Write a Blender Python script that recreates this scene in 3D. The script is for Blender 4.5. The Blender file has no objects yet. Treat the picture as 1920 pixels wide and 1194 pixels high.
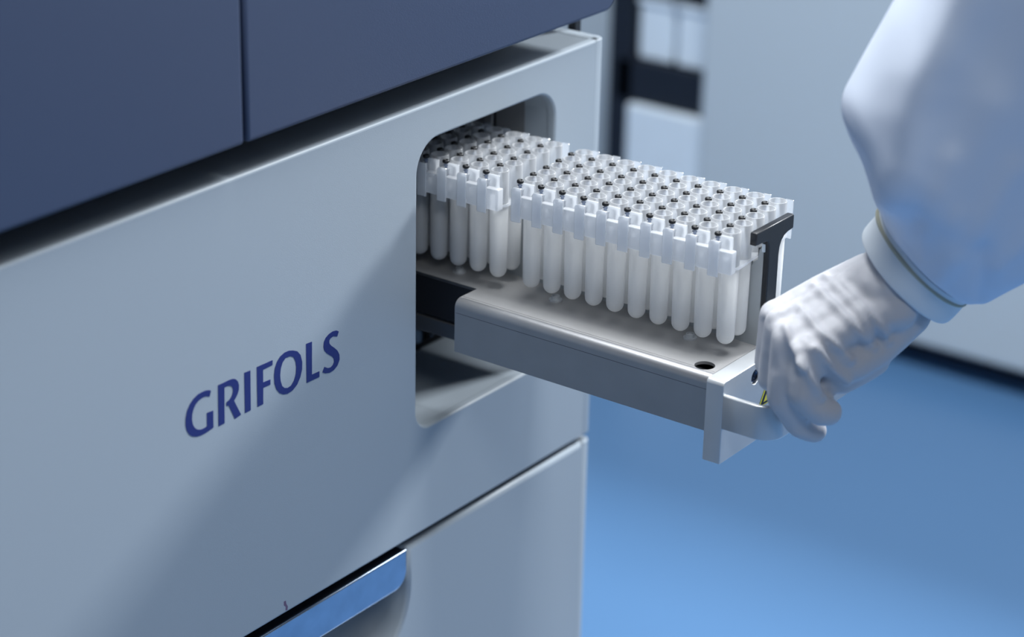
import bpy, bmesh, math, random
from mathutils import Vector, Matrix, noise

# ---------------------------------------------------------------- units
U = 0.016            # one drawing unit = 16 mm (pitch of the tube strips)
H = 0.72             # height of the tube tops above the floor
FLOOR = -H / U       # floor in drawing units


def P(x, y, z):
    return Vector((x * U, y * U, z * U + H))


def srgb(r, g, b):
    f = lambda c: (c / 255 / 12.92) if c / 255 <= 0.04045 else ((c / 255 + 0.055) / 1.055) ** 2.4
    return (f(r), f(g), f(b), 1.0)


scene = bpy.context.scene
coll = scene.collection

# ---------------------------------------------------------------- camera
cam_data = bpy.data.cameras.new('camera')
cam_data.sensor_width = 36.0
cam_data.lens = 4412.8 / 1920 * 36
cam_data.clip_start = 0.05
cam_data.dof.use_dof = True
cam_data.dof.aperture_fstop = 4.5
cam = bpy.data.objects.new('camera', cam_data)
coll.objects.link(cam)
yaw, pitch, roll = (math.radians(a) for a in (35.7475, 22.8482, 1.2128))
vd = Vector((math.cos(yaw) * math.cos(pitch), math.sin(yaw) * math.cos(pitch), -math.sin(pitch)))
vr = vd.cross(Vector((0, 0, 1))).normalized()
vu = vr.cross(vd)
r2 = math.cos(roll) * vr + math.sin(roll) * vu
u2 = -math.sin(roll) * vr + math.cos(roll) * vu
CAM = P(-70.172, -50.253, 30.605)
cam.matrix_world = Matrix(((r2.x, u2.x, -vd.x, CAM.x), (r2.y, u2.y, -vd.y, CAM.y),
                           (r2.z, u2.z, -vd.z, CAM.z), (0, 0, 0, 1)))
cam_data.dof.focus_distance = (P(0.5, -4.5, -1.5) - CAM).dot(vd)
scene.camera = cam

# ---------------------------------------------------------------- world, lights, exposure
world = bpy.data.worlds.new('world')
scene.world = world
world.use_nodes = True
bg = world.node_tree.nodes['Background']
bg.inputs['Color'].default_value = (0.74, 0.84, 1.0, 1)
bg.inputs['Strength'].default_value = 0.155


def area(name, loc, target, size, power, color, size_y=None):
    d = bpy.data.lights.new(name, 'AREA')
    d.energy = power
    d.color = color
    d.shape = 'RECTANGLE'
    d.size = size
    d.size_y = size_y or size
    o = bpy.data.objects.new(name, d)
    coll.objects.link(o)
    o.location = loc
    o.rotation_euler = (Vector(target) - Vector(loc)).to_track_quat('-Z', 'Y').to_euler()
    return o


# light from a window high on the right, grazing the front of the machine
area('window_light', (2.45, -0.72, 2.15), (0.0, 0.0, 0.65), 0.42, 128, (0.93, 0.97, 1.0))
# ceiling panels
area('ceiling_light', (0.1, -0.1, 2.75), (0.1, -0.1, 0), 0.5, 100, (0.93, 0.97, 1.0), 1.9)
area('ceiling_light', (-1.5, -1.6, 2.75), (-1.5, -1.6, 0), 0.6, 18, (0.93, 0.97, 1.0), 1.2)

scene.view_settings.view_transform = 'Standard'
scene.view_settings.look = 'None'
scene.view_settings.gamma = 1.0
scene.view_settings.use_curve_mapping = False
scene.view_settings.exposure = 0.0
scene.cycles.transparent_max_bounces = 24
scene.cycles.max_bounces = 14
scene.cycles.diffuse_bounces = 8
scene.cycles.transmission_bounces = 10


# ---------------------------------------------------------------- materials
def new_mat(name):
    m = bpy.data.materials.new(name)
    m.use_nodes = True
    nt = m.node_tree
    return m, nt, nt.nodes['Principled BSDF']


def paint(name, col, rough=0.45, metal=0.0, var=0.03, scale=30.0, bump=0.0, bscale=900.0, coat=0.0, spec=0.5, stretch=None):
    m, nt, b = new_mat(name)
    tc = nt.nodes.new('ShaderNodeTexCoord')
    mp = nt.nodes.new('ShaderNodeMapping')
    if stretch:
        mp.inputs['Scale'].default_value = stretch
    nt.links.new(tc.outputs['Object'], mp.inputs['Vector'])
    n = nt.nodes.new('ShaderNodeTexNoise')
    n.inputs['Scale'].default_value = scale
    n.inputs['Detail'].default_value = 4
    nt.links.new(mp.outputs['Vector'], n.inputs['Vector'])
    mix = nt.nodes.new('ShaderNodeMix')
    mix.data_type = 'RGBA'
    mix.inputs['A'].default_value = tuple(max(0, c * (1 - var)) for c in col[:3]) + (1,)
    mix.inputs['B'].default_value = tuple(min(1, c * (1 + var)) for c in col[:3]) + (1,)
    nt.links.new(n.outputs['Fac'], mix.inputs['Factor'])
    nt.links.new(mix.outputs['Result'], b.inputs['Base Color'])
    b.inputs['Roughness'].default_value = rough
    b.inputs['Metallic'].default_value = metal
    b.inputs['Coat Weight'].default_value = coat
    b.inputs['Specular IOR Level'].default_value = spec
    if bump:
        n2 = nt.nodes.new('ShaderNodeTexNoise')
        n2.inputs['Scale'].default_value = bscale
        n2.inputs['Detail'].default_value = 2
        nt.links.new(mp.outputs['Vector'], n2.inputs['Vector'])
        bp = nt.nodes.new('ShaderNodeBump')
        bp.inputs['Strength'].default_value = bump
        bp.inputs['Distance'].default_value = 0.0005
        nt.links.new(n2.outputs['Fac'], bp.inputs['Height'])
        nt.links.new(bp.outputs['Normal'], b.inputs['Normal'])
    return m


def frosted(name, clear, col, gloss=0.08, rough=0.25, translucent=0.5):
    """thin milky plastic: part see-through, part scattering, a soft sheen"""
    m, nt, b = new_mat(name)
    nt.nodes.remove(b)
    out = nt.nodes['Material Output']
    dif = nt.nodes.new('ShaderNodeBsdfDiffuse')
    trl = nt.nodes.new('ShaderNodeBsdfTranslucent')
    trp = nt.nodes.new('ShaderNodeBsdfTransparent')
    gls = nt.nodes.new('ShaderNodeBsdfGlossy')
    lw = nt.nodes.new('ShaderNodeLayerWeight')
    lw.inputs['Blend'].default_value = 0.25
    dif.inputs['Color'].default_value = col
    trl.inputs['Color'].default_value = col
    trp.inputs['Color'].default_value = (0.97, 0.985, 1, 1)
    gls.inputs['Roughness'].default_value = rough
    m1 = nt.nodes.new('ShaderNodeMixShader')
    m1.inputs[0].default_value = translucent
    nt.links.new(dif.outputs[0], m1.inputs[1])
    nt.links.new(trl.outputs[0], m1.inputs[2])
    mr = nt.nodes.new('ShaderNodeMapRange')       # walls seen edge-on look milkier
    mr.inputs['To Min'].default_value = clear
    mr.inputs['To Max'].default_value = clear * 0.15
    nt.links.new(lw.outputs['Facing'], mr.inputs['Value'])
    m2 = nt.nodes.new('ShaderNodeMixShader')
    nt.links.new(mr.outputs['Result'], m2.inputs[0])
    nt.links.new(m1.outputs[0], m2.inputs[1])
    nt.links.new(trp.outputs[0], m2.inputs[2])
    fr = nt.nodes.new('ShaderNodeFresnel')
    fr.inputs['IOR'].default_value = 1.45
    mul = nt.nodes.new('ShaderNodeMath')
    mul.operation = 'MULTIPLY'
    mul.inputs[1].default_value = gloss * 8
    nt.links.new(fr.outputs[0], mul.inputs[0])
    m3 = nt.nodes.new('ShaderNodeMixShader')
    nt.links.new(mul.outputs[0], m3.inputs[0])
    nt.links.new(m2.outputs[0], m3.inputs[1])
    nt.links.new(gls.outputs[0], m3.inputs[2])
    nt.links.new(m3.outputs[0], out.inputs['Surface'])
    return m


M = {}
M['panel'] = paint('light_grey_panel_paint', srgb(156, 166, 175), 0.5, bump=0.12, bscale=1500, var=0.015, scale=6)
M['navy'] = paint('navy_door_paint', srgb(55, 67, 93), 0.45, bump=0.15, bscale=1500, var=0.03, scale=4)
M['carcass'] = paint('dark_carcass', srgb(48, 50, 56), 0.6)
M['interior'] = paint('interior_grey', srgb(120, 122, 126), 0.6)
M['black'] = paint('black_plastic', srgb(30, 32, 37), 0.38, bump=0.1)
M['cap'] = paint('black_rubber_cap', srgb(14, 15, 18), 0.45)
M['steel'] = paint('brushed_stainless_steel', srgb(172, 172, 174), 0.4, metal=0.9, var=0.08, scale=60, bump=0.06, bscale=500)
M['tray'] = paint('bead_blasted_steel', srgb(164, 163, 163), 0.45, metal=0.35, var=0.1, scale=40, bump=0.1, bscale=700)
M['alu'] = paint('anodised_aluminium', srgb(206, 209, 212), 0.36, metal=0.5, var=0.03, scale=80, bump=0.05)
M['galv'] = paint('galvanised_steel', srgb(178, 183, 186), 0.32, metal=0.5, var=0.14, scale=35)
M['chrome'] = paint('door_handle_metal', srgb(158, 172, 190), 0.2, metal=1.0, var=0.22, scale=70, bump=0.12, bscale=260)
M['darkmetal'] = paint('dark_slide_metal', srgb(70, 72, 78), 0.4, metal=0.8)
M['slide'] = paint('zinc_slide', srgb(130, 134, 142), 0.35, metal=0.9)
M['ink'] = paint('navy_logo_ink', srgb(24, 36, 104), 0.5)
M['yellow'] = paint('yellow_label', srgb(214, 205, 60), 0.45)
M['screw'] = paint('dark_screw', srgb(72, 80, 98), 0.25, metal=1.0)
M['body'] = frosted('frosted_tube_body', 0.42, srgb(254, 254, 254), gloss=0.06, rough=0.3, translucent=0.6)
M['rim'] = frosted('clear_tube_rim', 0.74, srgb(252, 253, 255), gloss=0.1, rough=0.12, translucent=0.55)
M['milk'] = frosted('milky_strip_plastic', 0.4, srgb(252, 253, 255), gloss=0.07, rough=0.25, translucent=0.55)
M['stem'] = frosted('clear_stem', 0.45, srgb(150, 168, 200), gloss=0.12, rough=0.1, translucent=0.3)
M['floor'] = paint('blue_vinyl_floor', srgb(77, 114, 154), 0.3, var=0.03, scale=3)
M['far'] = paint('far_cabinet_paint', srgb(184, 195, 203), 0.5, var=0.01, scale=3)
M['wall'] = paint('wall_paint', srgb(205, 212, 220), 0.7)
M['dark'] = paint('near_black_frame', srgb(16, 22, 34), 0.5)
M['white'] = paint('white_plastic_box', srgb(214, 226, 236), 0.5)
M['scuff'] = paint('purple_scuff', srgb(104, 84, 112), 0.7)
M['toe'] = paint('toe_kick', srgb(18, 20, 26), 0.6)
M['coat'] = paint('white_lab_coat', srgb(222, 231, 246), 0.8, var=0.03, scale=12, bump=0.25, bscale=1800)
M['cuff'] = paint('ribbed_white_cuff', srgb(226, 234, 240), 0.8, var=0.02, scale=25)
M['seam'] = paint('beige_elastic_seam', srgb(176, 176, 158), 0.8)


def glove_mat():
    m, nt, b = new_mat('white_latex_glove')
    b.inputs['Base Color'].default_value = srgb(200, 200, 205)
    b.inputs['Roughness'].default_value = 0.55
    b.inputs['Specular IOR Level'].default_value = 0.3
    b.inputs['Subsurface Weight'].default_value = 0.12
    b.inputs['Subsurface Radius'].default_value = (0.004, 0.003, 0.003)
    tc = nt.nodes.new('ShaderNodeTexCoord')
    mp = nt.nodes.new('ShaderNodeMapping')
    mp.inputs['Scale'].default_value = (1.0, 1.0, 0.45)
    mp.inputs['Rotation'].default_value = (0.2, 0.9, 0.4)
    n = nt.nodes.new('ShaderNodeTexNoise')
    n.inputs['Scale'].default_value = 90
    n.inputs['Detail'].default_value = 2
    bp = nt.nodes.new('ShaderNodeBump')
    bp.inputs['Strength'].default_value = 0.2
    bp.inputs['Distance'].default_value = 0.003
    nt.links.new(tc.outputs['Object'], mp.inputs['Vector'])
    nt.links.new(mp.outputs['Vector'], n.inputs['Vector'])
    nt.links.new(n.outputs['Fac'], bp.inputs['Height'])
    nt.links.new(bp.outputs['Normal'], b.inputs['Normal'])
    return m


M['glove'] = glove_mat()


# ---------------------------------------------------------------- builders
def thing(name, origin, label, category, group=None):
    o = bpy.data.objects.new(name, None)
    o.empty_display_size = 0.02
    coll.objects.link(o)
    o.location = P(*origin)
    o['label'] = label
    o['category'] = category
    if group:
        o['group'] = group
    o['_org'] = tuple(float(v) for v in origin)
    return o


def org(o):
    p = o
    while p is not None:
        if '_org' in p:
            return Vector(p['_org'])
        p = p.parent
    return Vector((0, 0, 0))


def link(name, me, mat, parent=None, smooth=False, label=None):
    """me holds coordinates in drawing units; shift to the thing's base and scale to metres"""
    off = org(parent) if parent else None
    for v in me.vertices:
        v.co = ((v.co - off) * U) if off is not None else P(*v.co)
    me.materials.append(M[mat] if isinstance(mat, str) else mat)
    if smooth:
        for p in me.polygons:
            p.use_smooth = True
    o = bpy.data.objects.new(name, me)
    coll.objects.link(o)
    if parent:
        o.parent = parent
    if label:
        o['label'] = label
    return o


def to_mesh(bm, name):
    bmesh.ops.recalc_face_normals(bm, faces=bm.faces)
    me = bpy.data.meshes.new(name)
    bm.to_mesh(me)
    bm.free()
    return me


def add_box(bm, x0, x1, y0, y1, z0, z1, bev=0.0, seg=2):
    r = bmesh.ops.create_cube(bm, size=1.0)
    vs = r['verts']
    for v in vs:
        v.co = Vector(((x0 + x1) / 2 + v.co.x * (x1 - x0), (y0 + y1) / 2 + v.co.y * (y1 - y0), (z0 + z1) / 2 + v.co.z * (z1 - z0)))
    if bev:
        es = {e for v in vs for e in v.link_edges}
        bmesh.ops.bevel(bm, geom=list(es), offset=bev, segments=seg, affect='EDGES', profile=0.5)


def box(name, x0, x1, y0, y1, z0, z1, mat, parent=None, bev=0.0, seg=2, label=None):
    bm = bmesh.new()
    add_box(bm, x0, x1, y0, y1, z0, z1, bev, seg)
    return link(name, to_mesh(bm, name), mat, parent, label=label)


def add_lathe(bm, prof, cx, cy, seg=24, cz=0.0, axis='Z'):
    rings = []
    for r, z in prof:
        if r < 1e-6:
            co = [(cx, cy, cz + z)]
        else:
            co = [(cx + r * math.cos(2 * math.pi * k / seg), cy + r * math.sin(2 * math.pi * k / seg), cz + z) for k in range(seg)]
        if axis == 'Y':      # revolve about an axis along y: swap so that z-profile runs along -y
            co = [(x, cy - (z - cz), cz + (y - cy)) for x, y, z in co]
        rings.append([bm.verts.new(c) for c in co])
    for a, b in zip(rings, rings[1:]):
        if len(a) == 1 and len(b) == 1:
            continue
        if len(a) == 1:
            for k in range(seg):
                bm.faces.new((a[0], b[k], b[(k + 1) % seg]))
        elif len(b) == 1:
            for k in range(seg):
                bm.faces.new((a[k], a[(k + 1) % seg], b[0]))
        else:
            for k in range(seg):
                bm.faces.new((a[k], a[(k + 1) % seg], b[(k + 1) % seg], b[k]))


def lathe(name, prof, cx, cy, mat, parent=None, seg=24, cz=0.0, axis='Z', label=None):
    bm = bmesh.new()
    add_lathe(bm, prof, cx, cy, seg, cz, axis)
    return link(name, to_mesh(bm, name), mat, parent, smooth=True, label=label)


def plate_mesh(name, outer, holes, depth, bev=0.0, res=3):
    """flat 2D outline (with holes) in the local xy plane, thickness along z, rounded edges"""
    cu = bpy.data.curves.new(name, 'CURVE')
    cu.dimensions = '2D'
    cu.fill_mode = 'BOTH'
    cu.extrude = depth / 2 - bev
    cu.bevel_depth = bev
    cu.bevel_resolution = res
    cu.offset = -bev
    for loop in [outer] + list(holes):
        s = cu.splines.new('POLY')
        s.points.add(len(loop) - 1)
        for p, (a, b) in zip(s.points, loop):
            p.co = (a, b, 0, 1)
        s.use_cyclic_u = True
    ob = bpy.data.objects.new(name + '_tmp', cu)
    coll.objects.link(ob)
    dg = bpy.context.evaluated_depsgraph_get()
    me = bpy.data.meshes.new_from_object(ob.evaluated_get(dg))
    bpy.data.objects.remove(ob)
    bpy.data.curves.remove(cu)
    me.name = name
    return me


def plate_xz(name, outer, holes, yfront, thick, mat, parent, bev=0.0, label=None):
    me = plate_mesh(name, outer, holes, thick, bev)
    for v in me.vertices:
        a, b, c = v.co
        v.co = Vector((a, yfront + thick / 2 - c, b))
    return link(name, me, mat, parent, label=label)


def plate_xy(name, outer, holes, ztop, thick, mat, parent, bev=0.0, label=None):
    me = plate_mesh(name, outer, holes, thick, bev)
    for v in me.vertices:
        a, b, c = v.co
        v.co = Vector((a, b, ztop - thick / 2 + c))
    return link(name, me, mat, parent, label=label)


def plate_yz(name, outer, holes, xleft, thick, mat, parent, bev=0.0, label=None):
    me = plate_mesh(name, outer, holes, thick, bev)
    for v in me.vertices:
        a, b, c = v.co
        v.co = Vector((xleft + thick / 2 - c, a, b))
    return link(name, me, mat, parent, label=label)


def rrect(x0, x1, z0, z1, radii, n=10):
    """rounded rectangle, radii for (bottom-left, bottom-right, top-right, top-left)"""
    bl, br, tr, tl = radii
    pts = []
    for (cx, cz, r, a0) in ((x0 + bl, z0 + bl, bl, 180), (x1 - br, z0 + br, br, 270), (x1 - tr, z1 - tr, tr, 0), (x0 + tl, z1 - tl, tl, 90)):
        if r < 1e-6:
            pts.append((cx, cz))
            continue
        for k in range(n + 1):
            a = math.radians(a0 + 90 * k / n)
            pts.append((cx + r * math.cos(a), cz + r * math.sin(a)))
    return pts


def structure(o):
    o['kind'] = 'structure'
    return o


# ---------------------------------------------------------------- the setting
fl = structure(box('floor', -260, 260, -220, 260, FLOOR - 2, FLOOR, 'floor'))
fl['label'] = 'glossy blue vinyl floor of the laboratory'
fl['category'] = 'floor'
w = structure(box('wall_right', 200, 206, -220, 260, FLOOR, 130, 'wall'))
w['label'] = 'plain pale wall behind the far cabinet'
w['category'] = 'wall'
w = structure(box('wall_back', -260, 206, 200, 206, FLOOR, 130, 'wall'))
w['label'] = 'plain pale wall behind the machine'
w['category'] = 'wall'

# ---------------------------------------------------------------- the machine
Y0 = 3.4
XR = 10.75
an = thing('laboratory_analyzer', (-8, Y0, FLOOR), 'large grey floor-standing laboratory machine with navy upper doors', 'machine')
# main front panel with the drawer opening
RC = 0.4
opening = rrect(-2.15, 7.15, -11.0, 1.36, (0.95, 1.0, 1.25, 1.35))
plate_xz('front_panel', [(-40, -15.72), (XR - RC, -15.72), (XR - RC, 2.82), (-40, 2.82)], [opening[::-1]], Y0, 0.45, 'panel', an, bev=0.1)
# rounded right-hand corner of the panel
def corner_post(name, z0, z1, parent, mat, r=RC, xr=XR, y=Y0, back=2.0):
    pts = [(xr - r - 0.3, y - 0.004), (xr - r, y - 0.003)]
    for k in range(1, 11):
        a = math.radians(-90 + 90 * k / 10)
        pts.append((xr - r + r * math.cos(a), y + r + r * math.sin(a)))
    pts += [(xr, y + back), (xr - r - 0.3, y + back)]
    me = plate_mesh(name, pts, [], z1 - z0, 0.06)
    for v in me.vertices:
        v.co.z += (z0 + z1) / 2
    o = link(name, me, mat, parent, smooth=True)
    md = o.modifiers.new('split', 'EDGE_SPLIT')
    md.split_angle = math.radians(30)
    return o
corner_post('corner_edge', -15.72, 2.82, an, 'panel')
plate_xy('top_ledge', [(-40, Y0 + 0.3), (XR - 0.3, Y0 + 0.3), (XR - 0.15, Y0 + 0.6), (XR, Y0 + 1.0), (XR, 8.4), (-40, 8.4)], [], 2.80, 0.4, 'panel', an)
box('side_panel', XR - 0.5, XR - 0.02, Y0 + 1.9, 45, FLOOR + 2, 2.78, 'panel', an)
box('recess_back', -40, XR - 0.5, 8.3, 8.6, 2.7, 16, 'carcass', an)
box('support_post', 10.95, 11.35, 5.1, 5.5, FLOOR + 1, 16, 'black', an)

# drawer bay behind the opening
def bay_wall(name, pts, y0, y1, mat):
    bm = bmesh.new()
    a = [bm.verts.new((x, y0, z)) for x, z in pts]
    b = [bm.verts.new((x, y1, z)) for x, z in pts]
    for k in range(len(pts) - 1):
        bm.faces.new((a[k], a[k + 1], b[k + 1], b[k]))
    return link(name, to_mesh(bm, name), mat, an, smooth=False)
op2 = rrect(-2.2, 7.2, -11.04, 1.42, (1.0, 1.0, 1.25, 1.35))
bay_wall('opening_liner', op2 + op2[:1], Y0 + 0.3, 5.0, 'panel')
box('bay_floor', -2.2, 7.2, 5.0, 8.6, -11.4, -11.04, 'panel', an)
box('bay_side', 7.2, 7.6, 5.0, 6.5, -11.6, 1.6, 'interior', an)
box('bay_dark_gap', 7.25, 7.6, 6.5, 6.68, -11.6, 1.6, 'black', an)  # black strip coloured in for the shade of a gap between the bay walls
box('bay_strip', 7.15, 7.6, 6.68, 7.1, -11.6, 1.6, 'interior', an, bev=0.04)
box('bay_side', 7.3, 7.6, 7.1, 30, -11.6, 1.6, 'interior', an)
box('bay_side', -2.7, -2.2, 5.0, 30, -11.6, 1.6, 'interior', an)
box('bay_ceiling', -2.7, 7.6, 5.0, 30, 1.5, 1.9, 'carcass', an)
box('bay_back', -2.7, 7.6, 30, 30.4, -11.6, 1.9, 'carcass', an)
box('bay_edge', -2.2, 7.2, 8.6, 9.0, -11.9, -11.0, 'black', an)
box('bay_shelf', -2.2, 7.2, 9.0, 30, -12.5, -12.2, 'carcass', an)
box('bay_post', 6.2, 6.5, 9.4, 9.7, -11.6, 1.5, 'slide', an)

# upper doors
YU, ZU = 2.8, 4.22
plate_xz('upper_door', rrect(-40, -12.62, ZU, 18, (0, 0.12, 0, 0)), [], YU, 0.9, 'navy', an, bev=0.13, label='left navy door of the machine')
plate_xz('upper_door', rrect(-12.42, 10.55, ZU, 18, (0.12, 0.75, 0.2, 0)), [], YU, 0.9, 'navy', an, bev=0.13, label='right navy door of the machine')
box('upper_body', -40, 10.2, YU + 0.95, 8.3, ZU + 0.15, 18, 'carcass', an)
box('upper_cabinet', -40, 10.2, 8.6, 45, 3.2, 18, 'navy', an)

# lower door with finger recess and metal handle
ZT = -16.08
recess = rrect(-20, -2.62, -21.2, ZT + 0.4, (1.5, 3.0, 0, 0))
outer = [(-40, FLOOR + 3), (XR - RC, FLOOR + 3), (XR - RC, ZT), (-2.62, ZT)]
rr = [p for p in rrect(-20, -2.62, -21.2, ZT, (1.5, 3.4, 0, 0), 14)]
# follow the recess from its upper right corner round to its upper left corner
bl = rr[:15]
br = rr[15:30]
outer += [p for p in reversed(br)] + [p for p in reversed(bl)] + [(-20, ZT), (-40, ZT)]
plate_xz('lower_door', outer, [], Y0, 0.6, 'panel', an, bev=0.2)
corner_post('lower_corner_edge', FLOOR + 3, ZT, an, 'panel')
box('door_gap', -40, XR - 0.9, Y0 + 0.75, Y0 + 1.2, -17.2, -15.2, 'black', an)
# scoop behind the handle: a concave grey shell
bm = bmesh.new()
loop = [(-2.62, ZT)] + list(reversed(br)) + list(reversed(bl)) + [(-20, ZT)]
N = 8
cx, cz = -9.5, -16.3
rings = []
for k in range(N + 1):
    t = k / N
    s = math.cos(t * math.pi / 2 * 0.93)
    d = math.sin(t * math.pi / 2)
    rings.append([bm.verts.new((cx + (x - cx) * (0.62 + 0.38 * s), Y0 + 0.25 + 2.3 * d, cz + (z - cz) * s)) for x, z in loop])
for a, b in zip(rings, rings[1:]):
    for k in range(len(loop) - 1):
        bm.faces.new((a[k], a[k + 1], b[k + 1], b[k]))
link('handle_recess', to_mesh(bm, 'handle_recess'), 'panel', an, smooth=True)
hd = plate_xz('door_handle', rrect(-18, -2.78, -17.75, ZT - 0.02, (0.7, 0.75, 0.04, 0.04)), [], Y0 - 0.04, 0.2, 'chrome', an, bev=0.07,
              label='long polished metal pull reflecting the blue floor')
box('handle_lip', -18, -2.85, Y0 + 0.1, Y0 + 1.1, ZT - 0.16, ZT - 0.04, 'chrome', hd)

plate_xz('scuff_mark', [(-10.4, -15.17), (-10.28, -15.17), (-10.26, -15.32), (-10.17, -15.48), (-10.2, -15.64), (-10.31, -15.6), (-10.3, -15.44), (-10.4, -15.34)], [], Y0 - 0.003, 0.006, 'scuff', an, label='small purple scuff')
# lettering
LET = {'G': [(-14.069, -4.851), (-14.151, -4.797), (-14.317, -4.75), (-14.539, -4.734), (-14.763, -4.759), (-14.988, -4.846), (-15.189, -5.005), (-15.337, -5.204), (-15.421, -5.468), (-15.433, -5.717), (-15.384, -5.947), (-15.272, -6.138), (-15.112, -6.275), (-14.894, -6.37), (-14.672, -6.406), (-14.448, -6.405), (-14.221, -6.374), (-14.005, -6.335), (-13.987, -5.664), (-14.324, -5.643), (-14.336, -6.169), (-14.494, -6.187), (-14.662, -6.175), (-14.826, -6.114), (-14.96, -6.0), (-15.052, -5.838), (-15.092, -5.632), (-15.072, -5.428), (-14.996, -5.244), (-14.879, -5.097), (-14.719, -5.007), (-14.522, -4.96), (-14.355, -4.969), (-14.151, -5.051)], 'R': [(-13.7, -4.771), (-13.36, -4.773), (-13.075, -4.767), (-12.904, -4.793), (-12.763, -4.856), (-12.653, -4.981), (-12.596, -5.151), (-12.614, -5.338), (-12.689, -5.483), (-12.791, -5.597), (-12.881, -5.673), (-12.531, -6.363), (-12.863, -6.414), (-13.172, -5.761), (-13.285, -5.741), (-13.291, -5.601), (-13.135, -5.559), (-13.017, -5.473), (-12.943, -5.349), (-12.92, -5.207), (-12.972, -5.073), (-13.084, -4.999), (-13.225, -4.97), (-13.368, -4.974), (-13.414, -6.383), (-13.74, -6.391)], 'I': [(-12.298, -4.771), (-11.968, -4.784), (-12.0, -6.375), (-12.316, -6.381)], 'F': [(-11.617, -4.777), (-10.749, -4.792), (-10.755, -4.99), (-11.283, -4.997), (-11.293, -5.506), (-10.891, -5.526), (-10.897, -5.734), (-11.295, -5.723), (-11.316, -6.38), (-11.635, -6.377)], 'O': [(-9.602, -4.795), (-9.362, -4.912), (-9.183, -5.126), (-9.093, -5.444), (-9.112, -5.747), (-9.217, -6.02), (-9.406, -6.263), (-9.673, -6.412), (-9.948, -6.446), (-10.189, -6.391), (-10.397, -6.263), (-10.571, -6.047), (-10.671, -5.77), (-10.686, -5.459), (-10.635, -5.171), (-10.51, -4.954), (-10.326, -4.799), (-10.083, -4.722), (-9.842, -4.726)], 'Oi': [(-9.758, -4.973), (-9.579, -5.078), (-9.474, -5.29), (-9.438, -5.545), (-9.469, -5.799), (-9.572, -6.028), (-9.747, -6.187), (-9.942, -6.214), (-10.122, -6.15), (-10.251, -6.016), (-10.329, -5.782), (-10.346, -5.534), (-10.303, -5.287), (-10.201, -5.082), (-10.029, -4.954)], 'L': [(-8.857, -4.785), (-8.524, -4.801), (-8.552, -6.156), (-8.116, -6.166), (-8.12, -6.397), (-8.867, -6.388)], 'S': [(-6.961, -4.904), (-7.093, -4.82), (-7.313, -4.787), (-7.534, -4.824), (-7.724, -4.916), (-7.833, -5.056), (-7.861, -5.224), (-7.826, -5.392), (-7.703, -5.545), (-7.517, -5.699), (-7.361, -5.819), (-7.268, -5.941), (-7.257, -6.08), (-7.335, -6.187), (-7.463, -6.233), (-7.62, -6.21), (-7.826, -6.088), (-7.942, -6.272), (-7.781, -6.369), (-7.529, -6.435), (-7.275, -6.411), (-7.05, -6.286), (-6.926, -6.081), (-6.936, -5.876), (-7.042, -5.682), (-7.229, -5.497), (-7.417, -5.344), (-7.522, -5.206), (-7.52, -5.095), (-7.443, -5.023), (-7.285, -4.996), (-7.052, -5.084)]}
lg = None
for ch, holes in (('G', []), ('R', []), ('I', []), ('F', []), ('O', ['Oi']), ('L', []), ('S', [])):
    o = plate_xz('letter', LET[ch], [LET[h] for h in holes], Y0 - 0.012, 0.02, 'ink', an, label='printed navy letter ' + ch)

# ---------------------------------------------------------------- the pulled-out drawer
ZB = -4.95
XL, XRT = -1.55, 6.45
YP = -9.87          # back of the front plate
dr = thing('instrument_drawer', (2.45, -4, ZB - 2.3), 'brushed steel drawer pulled out of the grey machine with looped front handle', 'drawer')
hole = [(-0.8 + 0.39 * math.cos(a * math.pi / 16), -9.22 + 0.39 * math.sin(a * math.pi / 16)) for a in range(32)]
ps = [(XL + 0.36, YP), (XRT - 0.36, YP), (XRT - 0.36, 1.95), (5.0, 1.95), (5.0, 17), (-0.1, 17), (-0.1, 1.95), (XL + 0.36, 1.95)]
plate_xy('tray', ps, [hole[::-1]], ZB, 0.12, 'tray', dr)
RB = 0.36
for sgn, nm in ((-1, 'tray_side'), (1, 'tray_side')):
    prof = []
    cxs = XL + RB if sgn < 0 else XRT - RB
    for k in range(15):
        a = math.radians(90 - 90 * k / 14)
        prof.append((cxs + sgn * RB * math.cos(a), ZB - RB + RB * math.sin(a)))
    prof.append((cxs + sgn * RB, ZB - 2.24))
    inner = [(cxs + sgn * (RB - 0.12), ZB - 2.24)]
    for k in range(15):
        a = math.radians(90 * k / 14)
        inner.append((cxs + sgn * (RB - 0.12) * math.cos(a), ZB - RB + (RB - 0.12) * math.sin(a)))
    loop = prof + inner
    bm = bmesh.new()
    a = [bm.verts.new((x, YP, z)) for x, z in loop]
    b = [bm.verts.new((x, 1.95, z)) for x, z in loop]
    n = len(loop)
    for k in range(n):
        bm.faces.new((a[k], a[(k + 1) % n], b[(k + 1) % n], b[k]))
    bm.faces.new(a)
    bm.faces.new(b)
    o = link(nm, to_mesh(bm, nm), 'steel', dr)
    for p in o.data.polygons:
        p.use_smooth = True
    md = o.modifiers.new('split', 'EDGE_SPLIT')
    md.split_angle = math.radians(40)
box('tray_dark_backing', XL + 0.13, XRT - 0.13, YP, 1.9, ZB - 2.2, ZB - 2.1, 'carcass', dr)  # dark sheet added under the tray so the round hole shows as shade
box('cross_member', XL + 0.15, XRT - 0.15, 1.6, 1.75, ZB - 2.1, ZB - 0.15, 'darkmetal', dr)
box('etched_line', XL + 0.46, XL + 0.475, YP + 0.05, 1.9, ZB, ZB + 0.003, 'darkmetal', dr)
box('etched_line', XL - 0.003, XL, YP + 0.05, 1.9, ZB - 0.56, ZB - 0.545, 'darkmetal', dr)
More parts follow.
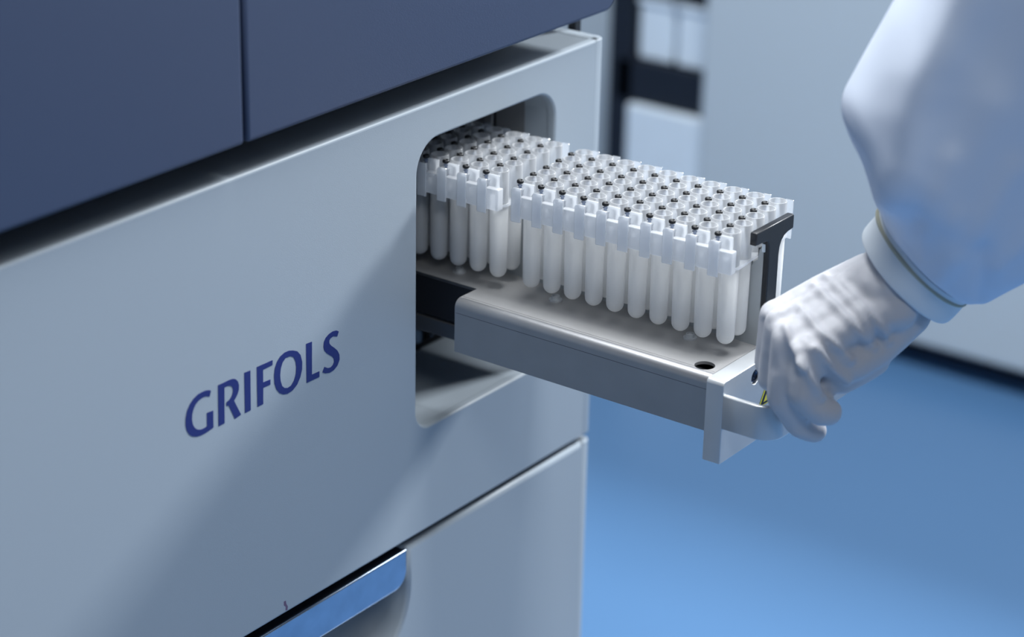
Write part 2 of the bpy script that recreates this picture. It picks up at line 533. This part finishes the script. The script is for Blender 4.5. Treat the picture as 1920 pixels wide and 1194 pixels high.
# telescopic slides
for x in (-0.1, 4.7):
    box('slide_rail', x, x + 0.3, 1.7, 17, ZB - 1.75, ZB - 0.12, 'darkmetal', dr)
    box('slide_rail', x - 0.12, x + 0.3, 1.7, 17, ZB - 2.5, ZB - 1.85, 'slide', dr, bev=0.04)

# front plate and looped handle
plate_xz('front_plate', rrect(-1.72, 6.6, -8.3, ZB, (0.05, 0.05, 0.18, 0.18)), [[(0.62 + 0.3 * math.cos(-k * math.pi / 12), -5.52 + 0.3 * math.sin(-k * math.pi / 12)) for k in range(24)]],
         YP - 0.75, 0.75, 'alu', dr, bev=0.035)
lathe('screw', [(0, -0.1), (0.28, -0.1), (0.28, 0.35), (0.16, 0.42), (0.15, 0.3), (0, 0.3)], 0.62, YP - 0.3, 'screw', dr, seg=20, cz=-5.52, axis='Y')
path = [(-1.6, YP - 0.72)]
ri = 0.75
for k in range(11):
    a = math.radians(180 + 90 * k / 10)
    path.append((-1.6 + ri + ri * math.cos(a), -12.66 + ri + ri * math.sin(a)))
for k in range(11):
    a = math.radians(270 + 90 * k / 10)
    path.append((6.5 - ri + ri * math.cos(a), -12.66 + ri + ri * math.sin(a)))
path.append((6.5, YP - 0.72))
def ribbon(name, path, t, z0, z1, mat, parent, bev=0.05):
    out_p, in_p = [], []
    for i, (x, y) in enumerate(path):
        a = path[max(0, i - 1)]
        b = path[min(len(path) - 1, i + 1)]
        d = Vector((b[0] - a[0], b[1] - a[1])).normalized()
        nrm = Vector((d.y, -d.x))
        out_p.append((x + nrm.x * t / 2, y + nrm.y * t / 2))
        in_p.append((x - nrm.x * t / 2, y - nrm.y * t / 2))
    me = plate_mesh(name, out_p + in_p[::-1], [], z1 - z0, bev)
    for v in me.vertices:
        v.co.z += (z0 + z1) / 2
    return link(name, me, mat, parent)
ribbon('pull_handle', path, 0.22, -6.84, -5.47, 'alu', dr, 0.06)
# warning sticker beside the handle
st = plate_xz('warning_sticker', [(0.95, -6.95), (2.9, -6.95), (1.9, -5.4)], [], YP - 0.765, 0.02, 'yellow', dr, label='yellow triangular warning sticker with black border')
plate_xz('sticker_border', [(1.08, -6.9), (1.25, -6.9), (1.9, -5.85), (2.55, -6.82), (1.25, -6.82), (1.25, -6.9), (2.72, -6.9), (1.9, -5.58)], [], YP - 0.77, 0.012, 'black', st)
plate_xz('sticker_arrow', [(1.46, -6.45), (1.56, -6.45), (1.56, -6.15), (1.62, -6.15), (1.62, -6.45), (1.72, -6.45), (1.59, -6.7)], [], YP - 0.77, 0.012, 'black', st)

# black T handle at the end of the rack
XC = 2.42
tp = [(XC - 1.38, -0.55), (XC - 1.38, -0.1), (XC - 1.33, -0.05), (XC + 1.33, -0.05), (XC + 1.38, -0.1), (XC + 1.38, -0.62)]
tp += [(XC + 0.95, -0.66), (XC + 0.7, -0.74), (XC + 0.52, -0.9), (XC + 0.42, -1.12), (XC + 0.38, -1.4), (XC + 0.38, ZB), (XC - 0.38, ZB), (XC - 0.38, -1.4), (XC - 0.42, -0.85), (XC - 0.5, -0.62), (XC - 0.65, -0.58), (XC - 0.9, -0.57)]
plate_xz('rack_handle', tp, [], -10.05, 0.3, 'black', dr, bev=0.05, label='black plastic T-shaped handle')
box('rack_handle_web', XC - 0.3, XC + 0.3, -9.74, -9.54, ZB, -1.05, 'black', dr)
# galvanised end bracket of the rack
bk = [(-9.83, ZB), (-9.83, -1.05), (-9.74, -0.98), (-9.66, -1.05), (-9.6, -1.46), (-9.42, -1.6), (-9.36, -1.8), (-9.36, -4.5), (-9.05, -4.7), (-9.0, ZB)]
plate_yz('rack_bracket', bk, [], 2.0, 0.05, 'galv', dr, label='galvanised end bracket')
box('bracket_clip', 1.95, 2.3, -9.9, -9.78, -1.1, -0.78, 'white', dr)
for x in (2.07, 3.05):
    box('rack_rail', x - 0.03, x + 0.03, -9.35, 16, ZB, -1.45, 'galv', dr)
for x, y in ((0.9, -1.2), (1.03, -7.42), (0.9, 3.6), (4.2, -1.2), (4.2, -7.42)):
    sc = lathe('tray_screw', [(0, 0.16), (0.1, 0.16), (0.1, 0.1), (0.13, 0.1), (0.13, 0.2), (0.17, 0.2), (0.17, 0.06), (0.27, 0.06), (0.27, 0.0), (0, 0)], x, y, 'alu', dr, seg=20, cz=ZB)
    md = sc.modifiers.new('split', 'EDGE_SPLIT')
    md.split_angle = math.radians(35)

# ---------------------------------------------------------------- tube strips
PT = 0.981           # tube pitch along a strip
TE, TF = 0.56, -0.27     # first tube relative to first cap (along, across)
ZR, ZBOT, ZS = 0.02, -4.52, -1.42
RT = 0.372


def strip_master():
    root = thing('tube_strip', (0, 0, 0), 'x', 'tube strip')
    # one tube
    prof_body = [(0, ZBOT)]
    rb = 0.345
    for k in range(1, 8):
        a = math.radians(90 * k / 7)
        prof_body.append((rb * math.sin(a), ZBOT + rb - rb * math.cos(a)))
    prof_body += [(RT, ZS), (RT - 0.05, ZS)]
    prof_body += [(rb - 0.06, ZBOT + rb + 0.02)]
    ri_ = rb - 0.06
    for k in range(6, 0, -1):
        a = math.radians(90 * k / 7)
        prof_body.append((ri_ * math.sin(a), ZBOT + 0.06 + ri_ - ri_ * math.cos(a)))
    prof_body.append((0, ZBOT + 0.06))
    prof_rim = [(RT, ZS), (RT, ZR - 0.02), (RT - 0.02, ZR), (RT - 0.05, ZR), (RT - 0.07, ZR - 0.02), (RT - 0.07, ZS)]
    for i in range(5):
        x = TE + i * PT
        t = lathe('tube', prof_body, x, TF, 'body', root, seg=28)
        lathe('tube_rim', prof_rim, x, TF, 'rim', t, seg=28)
    # caps on their stems
    for i in range(5):
        x = i * PT
        c = lathe('cap', [(0, 0.06), (0.05, 0.06), (0.06, 0.095), (0.1, 0.09), (0.135, 0.06), (0.14, 0.02), (0.13, -0.03), (0.1, -0.05), (0, -0.05)], x, 0, 'cap', root, seg=20, cz=0.0)
        lathe('stem', [(0.05, -0.05), (0.05, -0.1), (0.1, -0.11), (0.1, -0.14), (0.06, -0.17), (0.055, -1.2), (0, -1.25)], x, 0, 'stem', c, seg=14)
    # connecting rib: flange round the tubes, web between them, cap sockets
    bm = bmesh.new()
    L = 4 * PT
    out = []
    e = RT + 0.07
    for k in range(13):
        a = math.radians(90 + 180 * k / 12)
        out.append((TE + e * math.cos(a), TF + e * math.sin(a)))
    for k in range(13):
        a = math.radians(-90 + 180 * k / 12)
        out.append((TE + L + e * math.cos(a), TF + e * math.sin(a)))
    # widen on the cap side
    out += [(TE + L - 0.1, 0.2), (-0.12, 0.2), (-0.3, 0.05)]
    rh = RT - 0.02
    holes = [[(TE + i * PT + rh * math.cos(-k * math.pi / 12), TF + rh * math.sin(-k * math.pi / 12)) for k in range(24)] for i in range(5)]
    fm = plate_mesh('flange', out, holes, 0.09, 0.0)
    for v in fm.vertices:
        v.co.z += ZS + 0.045
    bm.from_mesh(fm)
    bpy.data.meshes.remove(fm)
    for i in range(4):
        x0 = TE + i * PT + RT - 0.02
        add_box(bm, x0, x0 + PT - 2 * RT + 0.04, TF - 0.04, TF + 0.04, ZS, -0.25)
    add_box(bm, -0.1, TE + L - 0.2, 0.13, 0.17, ZS, -0.55)
    me = to_mesh(bm, 'connecting_rib')
    link('connecting_rib', me, 'milk', root)
    for i in range(5):
        x = i * PT
        lathe('cap_socket', [(0.13, ZS + 0.05), (0.15, -0.35), (0.18, -0.3), (0.18, -0.24), (0.12, -0.24)], x, 0, 'milk', root, seg=16)
    # shield and gripping tab at the near end
    bm = bmesh.new()
    add_box(bm, -0.28, 0.08, -0.76, -0.14, ZS + 0.02, -0.52, 0.03, 2)
    add_box(bm, 0.0, 0.05, -0.62, -0.06, -0.53, -0.02, 0.015, 1)
    link('end_shield', to_mesh(bm, 'end_shield'), 'milk', root)
    plate_yz('grip_tab', rrect(-0.24, 0.2, -1.56, -0.14, (0.04, 0.04, 0.16, 0.05), 6), [], -0.36, 0.08, 'milk', root, bev=0.02)
    # label plate at the far end
    plate_yz('label_plate', rrect(TF - 0.46, TF - 0.1, -1.6, -0.02, (0.05, 0.05, 0.05, 0.05), 4), [], TE + L + 0.46, 0.05, 'rim', root, bev=0.012)
    bm = bmesh.new()
    add_box(bm, TE + L + RT - 0.02, TE + L + 0.47, TF - 0.04, TF + 0.04, ZS, -0.4)
    link('label_plate_web', to_mesh(bm, 'label_plate_web'), 'milk', root)
    return root


def copy_tree(o, parent=None):
    c = o.copy()
    coll.objects.link(c)
    if parent:
        c.parent = parent
    for ch in o.children:
        copy_tree(ch, c)
    return c


ORD = ['first', 'second', 'third', 'fourth', 'fifth', 'sixth', 'seventh', 'eighth', 'ninth', 'tenth']
master = strip_master()
used = False


def place(x, y, ang, label, group):
    global used
    o = master if not used else copy_tree(master)
    used = True
    o.location = P(x, y, 0)
    o.rotation_euler = (0, 0, ang)
    o['label'] = label
    o['group'] = group
    return o


for j in range(10):
    n = 9 - j
    if n == 0:
        lab = 'frosted five-tube strip with black caps right against the black T handle'
    elif n == 9:
        lab = 'frosted five-tube strip at the machine end of the front block, beside the gap'
    else:
        lab = 'frosted five-tube strip, %s from the black T handle in the front block' % ORD[n]
    place(0.0, -j * 1.0, 0.0811, lab, 'tube strips in the front block of the drawer')
for j in range(8):
    if j == 0:
        lab = 'frosted five-tube strip of the rear block standing beside the gap'
    else:
        lab = 'frosted five-tube strip, %s behind the gap in the shaded rear block' % ORD[j]
    place(0.061, 1.695 + j * 1.0, 0.0471, lab, 'tube strips in the rear block of the drawer')


# ---------------------------------------------------------------- person: gloved hand, cuff and sleeve
pe = thing('person', (3, -15, -3), 'person in a white coat, gloved hand closed round the drawer handle', 'person')
wv = Vector((0.5, 0.866, 0))
pn = Vector((0.866, -0.5, 0))


def blob(chains, voxel, name, smooth_it=8):
    bm = bmesh.new()
    for ch in chains:
        for (a, ra), (b, rb) in zip(ch, ch[1:]):
            a, b = Vector(a), Vector(b)
            n = max(2, int((b - a).length / 0.14))
            for k in range(n + 1):
                t = k / n
                c = a.lerp(b, t)
                r = ra + (rb - ra) * t
                res = bmesh.ops.create_icosphere(bm, subdivisions=2, radius=r)
                for v in res['verts']:
                    v.co += c
    me = bpy.data.meshes.new(name)
    bm.to_mesh(me)
    bm.free()
    ob = bpy.data.objects.new(name + '_tmp', me)
    coll.objects.link(ob)
    m = ob.modifiers.new('r', 'REMESH')
    m.mode = 'VOXEL'
    m.voxel_size = voxel
    s = ob.modifiers.new('s', 'SMOOTH')
    s.factor = 0.5
    s.iterations = smooth_it
    dg = bpy.context.evaluated_depsgraph_get()
    out = bpy.data.meshes.new_from_object(ob.evaluated_get(dg))
    bpy.data.objects.remove(ob)
    bpy.data.meshes.remove(me)
    return out


ring = [((-1.68, -13.1, -2.45), 0.62), ((-1.78, -13.1, -4.75), 0.6), ((-1.12, -13.52, -5.95), 0.55), ((-0.6, -13.86, -6.3), 0.5)]
pinky = [((-1.8, -13.98, -2.7), 0.64), ((-1.9, -14.02, -4.3), 0.6), ((-1.3, -14.42, -5.12), 0.56), ((-1.02, -14.62, -5.2), 0.53)]
middle = [((-1.15, -12.45, -2.3), 0.6), ((-1.2, -12.25, -4.5), 0.5), ((-0.45, -12.3, -4.95), 0.42), ((0.1, -12.4, -4.9), 0.38)]
index = [((-0.42, -11.8, -2.35), 0.58), ((-0.62, -11.7, -4.25), 0.46), ((0.1, -11.8, -4.8), 0.4), ((0.6, -11.9, -4.8), 0.36)]
wr_u = Vector((1.75, -14.75, -0.9))
wr_l = Vector((2.0, -14.95, -2.0))
chains = [ring, pinky, middle, index]
for k, (ch, f) in enumerate(((pinky, -0.75), (ring, -0.25), (middle, 0.25), (index, 0.7))):
    b = Vector(ch[0][0])
    tgt = wr_u.lerp(wr_l, 0.45 - 0.35 * f) + wv * f * 1.1
    mid = b.lerp(tgt, 0.5) + Vector((0, 0, 0.1))
    chains.append([(b, 0.54), (mid, 0.72), (tgt, 0.95)])
# heel of the palm (thick, towards the viewer's right) and the pad below the little finger
chains.append([((-1.6, -14.1, -2.9), 0.6), ((-0.2, -14.7, -3.55), 0.8), ((1.3, -15.1, -3.0), 1.0), ((2.6, -15.4, -2.2), 1.15)])
chains.append([((-0.6, -13.2, -3.2), 0.6), ((0.8, -14.0, -3.0), 1.0), ((2.2, -14.8, -2.0), 1.2)])
chains.append([((-0.5, -14.1, -4.2), 0.6), ((0.1, -14.5, -4.35), 0.6), ((1.2, -14.95, -3.75), 0.8)])
# forearm stub running into the cuff
chains.append([((1.6, -14.8, -1.3), 1.35), ((3.0, -15.55, -0.5), 1.6), ((4.2, -16.2, 0.7), 1.75)])
# thumb on the hidden side
chains.append([((1.2, -13.2, -2.4), 0.8), ((0.6, -12.6, -3.9), 0.6), ((0.8, -12.3, -4.5), 0.46), ((0.6, -13.1, -4.8), 0.4)])
hm = blob(chains, 0.11, 'gloved_hand')
# glove folds running from the knuckles round towards the wrist
hm.update()
nr = [v.normal.copy() for v in hm.vertices]
FOLDS = [[(6.15, 0.28), (7.22, -1.26), (8.03, -2.83)], [(5.7, -0.06), (6.43, -1.04), (7.72, -2.67)], [(5.05, -0.83), (5.67, -1.84), (7.06, -3.19)],
         [(4.95, -2.88), (5.43, -3.68), (5.95, -4.45)], [(6.64, 0.07), (7.9, -1.75), (8.62, -2.69)], [(4.39, -1.42), (4.67, -2.28), (5.06, -3.16)],
         [(5.5, -2.41), (6.28, -3.36), (7.0, -4.0)], [(3.88, -0.91), (5.33, -0.3), (6.81, 0.2)]]


def poly_dist(p, line):
    best = 1e9
    for a, b in zip(line, line[1:]):
        a, b = Vector(a), Vector(b)
        ab = b - a
        t = min(1, max(0, (p - a).dot(ab) / ab.length_squared))
        best = min(best, (p - a - ab * t).length)
    return best


for v, n in zip(hm.vertices, nr):
    p = v.co
    k = (p.dot(wv) + 13.4) / 0.84           # slide along the arm's side onto the fold plane
    q = Vector((p.dot(pn) - 0.38 * k, p.z + 0.389 * k))
    side = min(1, max(0, (-n.dot(wv) + 0.35) * 1.6))
    d = 0.0
    for i, l in enumerate(FOLDS):
        r = poly_dist(q, l)
        w_, a_ = (0.14, 0.14) if i < 7 else (0.2, 0.12)
        d += a_ * math.exp(-(r / w_) ** 2) - 0.35 * a_ * math.exp(-((r - 0.3) / 0.2) ** 2)
    d += 0.05 * noise.noise(Vector((p.x * 0.8, p.y * 0.8, p.z * 1.6)))
    v.co = p + n * d * side
link('gloved_hand', hm, 'glove', pe, smooth=True, label='left hand in a thin white glove')


def loft(name, rings, mat, parent, seg=72, fold=0.0, seed=0.0, cap=False, label=None):
    """rings: (centre, dir_a, half_a, dir_b, half_b); closed tube"""
    bm = bmesh.new()
    vv = []
    for i, (c, da, ha, db, hb) in enumerate(rings):
        row = []
        for k in range(seg):
            a = 2 * math.pi * k / seg
            rad = Vector(da) * ha * math.cos(a) + Vector(db) * hb * math.sin(a)
            if fold:
                q = Vector((math.cos(a) * 1.3, math.sin(a) * 1.3, i * 0.075 + seed))
                f = noise.noise(q * 0.95) * 1.1 + 0.22 * noise.noise(q * 2.2 + Vector((5, 2, 9)))
                rad *= 1 + fold * f
            row.append(bm.verts.new(Vector(c) + rad))
        vv.append(row)
    for a, b in zip(vv, vv[1:]):
        for k in range(seg):
            bm.faces.new((a[k], a[(k + 1) % seg], b[(k + 1) % seg], b[k]))
    if cap:
        bm.faces.new(vv[-1])
    o = link(name, to_mesh(bm, name), mat, parent, smooth=True, label=label)
    return o


def catmull(pts, n):
    out = []
    for i in range(len(pts) - 1):
        p0, p1, p2, p3 = pts[max(0, i - 1)], pts[i], pts[i + 1], pts[min(len(pts) - 1, i + 2)]
        for k in range(n):
            t = k / n
            out.append(tuple(0.5 * ((2 * b) + (c - a) * t + (2 * a - 5 * b + 4 * c - d) * t * t + (3 * b - a - 3 * c + d) * t ** 3) for a, b, c, d in zip(p0, p1, p2, p3)))
    out.append(tuple(pts[-1]))
    return out


# key rings: s = along the forearm plane (pn), z, direction angle, half width in plane, half width across
TILT = math.radians(24)


def ring_at(s, z, ang, ha, hb, q=0.0, base=Vector((2.45, -15.25, 0))):
    """q brings the ring towards the viewer's side of the arm"""
    c = base + pn * (s - 0.58 * q) + Vector((0, 0, z + 0.42 * q)) - wv * q
    ax = pn * math.cos(ang) + Vector((0, 0, math.sin(ang)))
    pa = pn * -math.sin(ang) + Vector((0, 0, math.cos(ang)))
    db = wv * math.cos(TILT) + ax * math.sin(TILT)
    return (c, pa, ha, db, hb)


cuff_keys = [(0.35, -0.95, 0.92, 2.0, 1.7, -0.1), (0.3, -0.95, 0.92, 2.3, 1.95, -0.1), (0.34, -0.88, 0.92, 2.42, 2.1, -0.08), (0.7, -0.45, 0.92, 2.45, 2.1, 0.1), (1.0, -0.05, 0.92, 2.45, 2.1, 0.25)]
loft('knit_cuff', [ring_at(*k) for k in catmull(cuff_keys, 6)], 'cuff', pe, fold=0.03, seed=4, label='white knitted cuff over the glove')
seam_keys = [(0.82, -0.3, 0.92, 2.42, 2.08, 0.15), (0.88, -0.22, 0.92, 2.52, 2.17, 0.18), (0.94, -0.14, 0.92, 2.42, 2.08, 0.2)]
loft('cuff_seam', [ring_at(*k) for k in catmull(seam_keys, 4)], 'seam', pe)
LC = [(8.8, 1.43), (8.62, 2.0), (8.3, 2.75), (7.6, 3.95), (7.05, 4.85), (6.85, 5.5), (7.2, 6.4), (8.3, 8.2), (9.3, 9.7), (10.6, 11.8), (12.3, 14.7), (15.5, 20), (19.5, 27)]
RC2 = [(12.7, -1.53), (12.95, -1.6), (13.5, -1.5), (14.5, -1.0), (15.6, -0.3), (16.5, 0.5), (17.2, 1.7), (17.9, 3.6), (18.6, 5.5), (19.4, 8), (20.9, 11), (24.5, 16.5), (29, 23)]
DB = [2.05, 2.55, 2.9, 3.3, 3.6, 3.7, 3.7, 3.8, 3.9, 4.1, 4.3, 4.6, 5.0]
QS = [0.2, 0.35, 0.5, 0.8, 1.1, 1.5, 1.9, 2.5, 3.0, 3.7, 4.6, 5.6, 6.6]
keys = catmull([l + r + (d_, q_) for l, r, d_, q_ in zip(LC, RC2, DB, QS)], 9)
rings = []
for ls, lz, rs, rz, hb, q in keys:
    c = wv * (-11.99 - q) + pn * ((ls + rs) / 2 - 0.58 * q) + Vector((0, 0, (lz + rz) / 2 + 0.42 * q))
    pa = pn * (ls - rs) + Vector((0, 0, lz - rz))
    ha = pa.length / 2
    pa.normalize()
    ax = pn * pa.z + Vector((0, 0, -pa.dot(pn)))
    rings.append((c, pa, ha, wv * math.cos(TILT) + ax * math.sin(TILT), hb))
sv = loft('coat_sleeve', rings, 'coat', pe, seg=110, fold=0.02, seed=1.5, cap=True, label='loose white lab coat sleeve')
CREST = [([(10.6, 9.8), (10.1, 8.4), (9.6, 7.2), (9.15, 6.2), (8.85, 5.0), (8.75, 3.6), (8.55, 2.4)], 0.95, 0.7),
         ([(9.5, 1.2), (9.5, 0.2), (9.65, -0.8)], 0.28, -0.15), ([(12.0, -0.3), (12.3, -1.2), (12.6, -2.2)], 0.3, -0.15), ([(10.6, 1.0), (10.9, -1.0)], 0.4, 0.15),
         ([(9.7, 0.8), (10.2, 3.2)], 0.4, 0.16), ([(11.2, -0.4), (12.6, 2.4)], 0.45, 0.16), ([(12.8, -1.0), (15.2, 1.2)], 0.4, 0.16),
         ([(11.5, 4.6), (10.2, 1.2)], 0.9, 0.12), ([(13.8, 6.5), (15.2, 1.0)], 1.2, 0.2)]
me = sv.data
me.update()
nr = [v.normal.copy() for v in me.vertices]
og = org(pe)
for v, n in zip(me.vertices, nr):
    fade = min(1.0, (v.index // 110) / 14.0)
    p = v.co / U + og
    k = (p.dot(wv) + 11.99) / 0.84
    q = Vector((p.dot(pn) - 0.38 * k, p.z + 0.389 * k))
    side = min(1, max(0, (-n.dot(wv) + 0.5) * 1.4))
    d = sum(a_ * math.exp(-(poly_dist(q, l) / w_) ** 2) for l, w_, a_ in CREST)
    v.co += n * (d * side * fade * U)

# ---------------------------------------------------------------- background
XF = 86.7
fc = thing('far_cabinet', (XF, 0, FLOOR), 'tall pale blue-grey cabinet standing across the blue floor', 'cabinet')
box('cabinet_body', XF, XF + 28, -150, 44.3, FLOOR + 2.4, FLOOR + 47, 'far', fc, bev=0.3)
box('toe_kick', XF + 4, XF + 27, -149, 43.5, FLOOR, FLOOR + 2.4, 'toe', fc)

# storage rack at the end of the far cabinet
XS = 88.0
rk = thing('storage_rack', (XS + 6, 50, FLOOR), 'black framed low rack with pale bins at the end of the far cabinet', 'rack')
box('rack_post', XS, XS + 1.2, 52.0, 54.2, FLOOR, FLOOR + 40, 'dark', rk)
box('rack_post', XS + 12, XS + 13.2, 52.0, 54.2, FLOOR, FLOOR + 40, 'dark', rk)
box('rack_shelf', XS, XS + 13, 44.5, 53.4, FLOOR + 16.3, FLOOR + 19.9, 'dark', rk, bev=0.1)
box('rack_shelf', XS, XS + 13, 44.5, 53.4, FLOOR + 26.0, FLOOR + 29.6, 'dark', rk, bev=0.1)
box('rack_panel', XS - 0.6, XS + 13, 44.5, 51.9, FLOOR + 1, FLOOR + 16.2, 'white', rk, bev=0.2)
box('rack_back', XS + 13.3, XS + 13.8, 44.5, 54.2, FLOOR, FLOOR + 40, 'far', rk)
for y0, y1, lab in ((44.9, 48.0, 'white bin beside the far cabinet on the upper shelf of the black rack'), (48.5, 51.7, 'white bin beside the black post on the upper shelf of the rack')):
    bt = thing('storage_bin', (XS + 5, (y0 + y1) / 2, FLOOR + 19.9), lab, 'bin', 'white bins on the black rack')
    bm = bmesh.new()
    add_box(bm, XS + 0.6, XS + 10, y0, y1, FLOOR + 19.95, FLOOR + 24.6, 0.25, 3)
    link('bin_body', to_mesh(bm, 'bin_body'), 'white', bt)
    box('bin_lid', XS + 0.4, XS + 10.2, y0 - 0.1, y1 + 0.1, FLOOR + 24.6, FLOOR + 25.2, 'white', bt, bev=0.12)

# pale cabinet further back, seen between the machine and the rack
bc = thing('tall_cabinet', (XS + 30, 75, FLOOR), 'tall pale cabinet behind the black rack, glimpsed beside the machine', 'cabinet')
box('cabinet_body', XS + 16, XS + 50, 55, 110, FLOOR + 2, FLOOR + 60, 'far', bc, bev=0.3)
box('cabinet_plinth', XS + 18, XS + 48, 56, 109, FLOOR, FLOOR + 2, 'toe', bc)
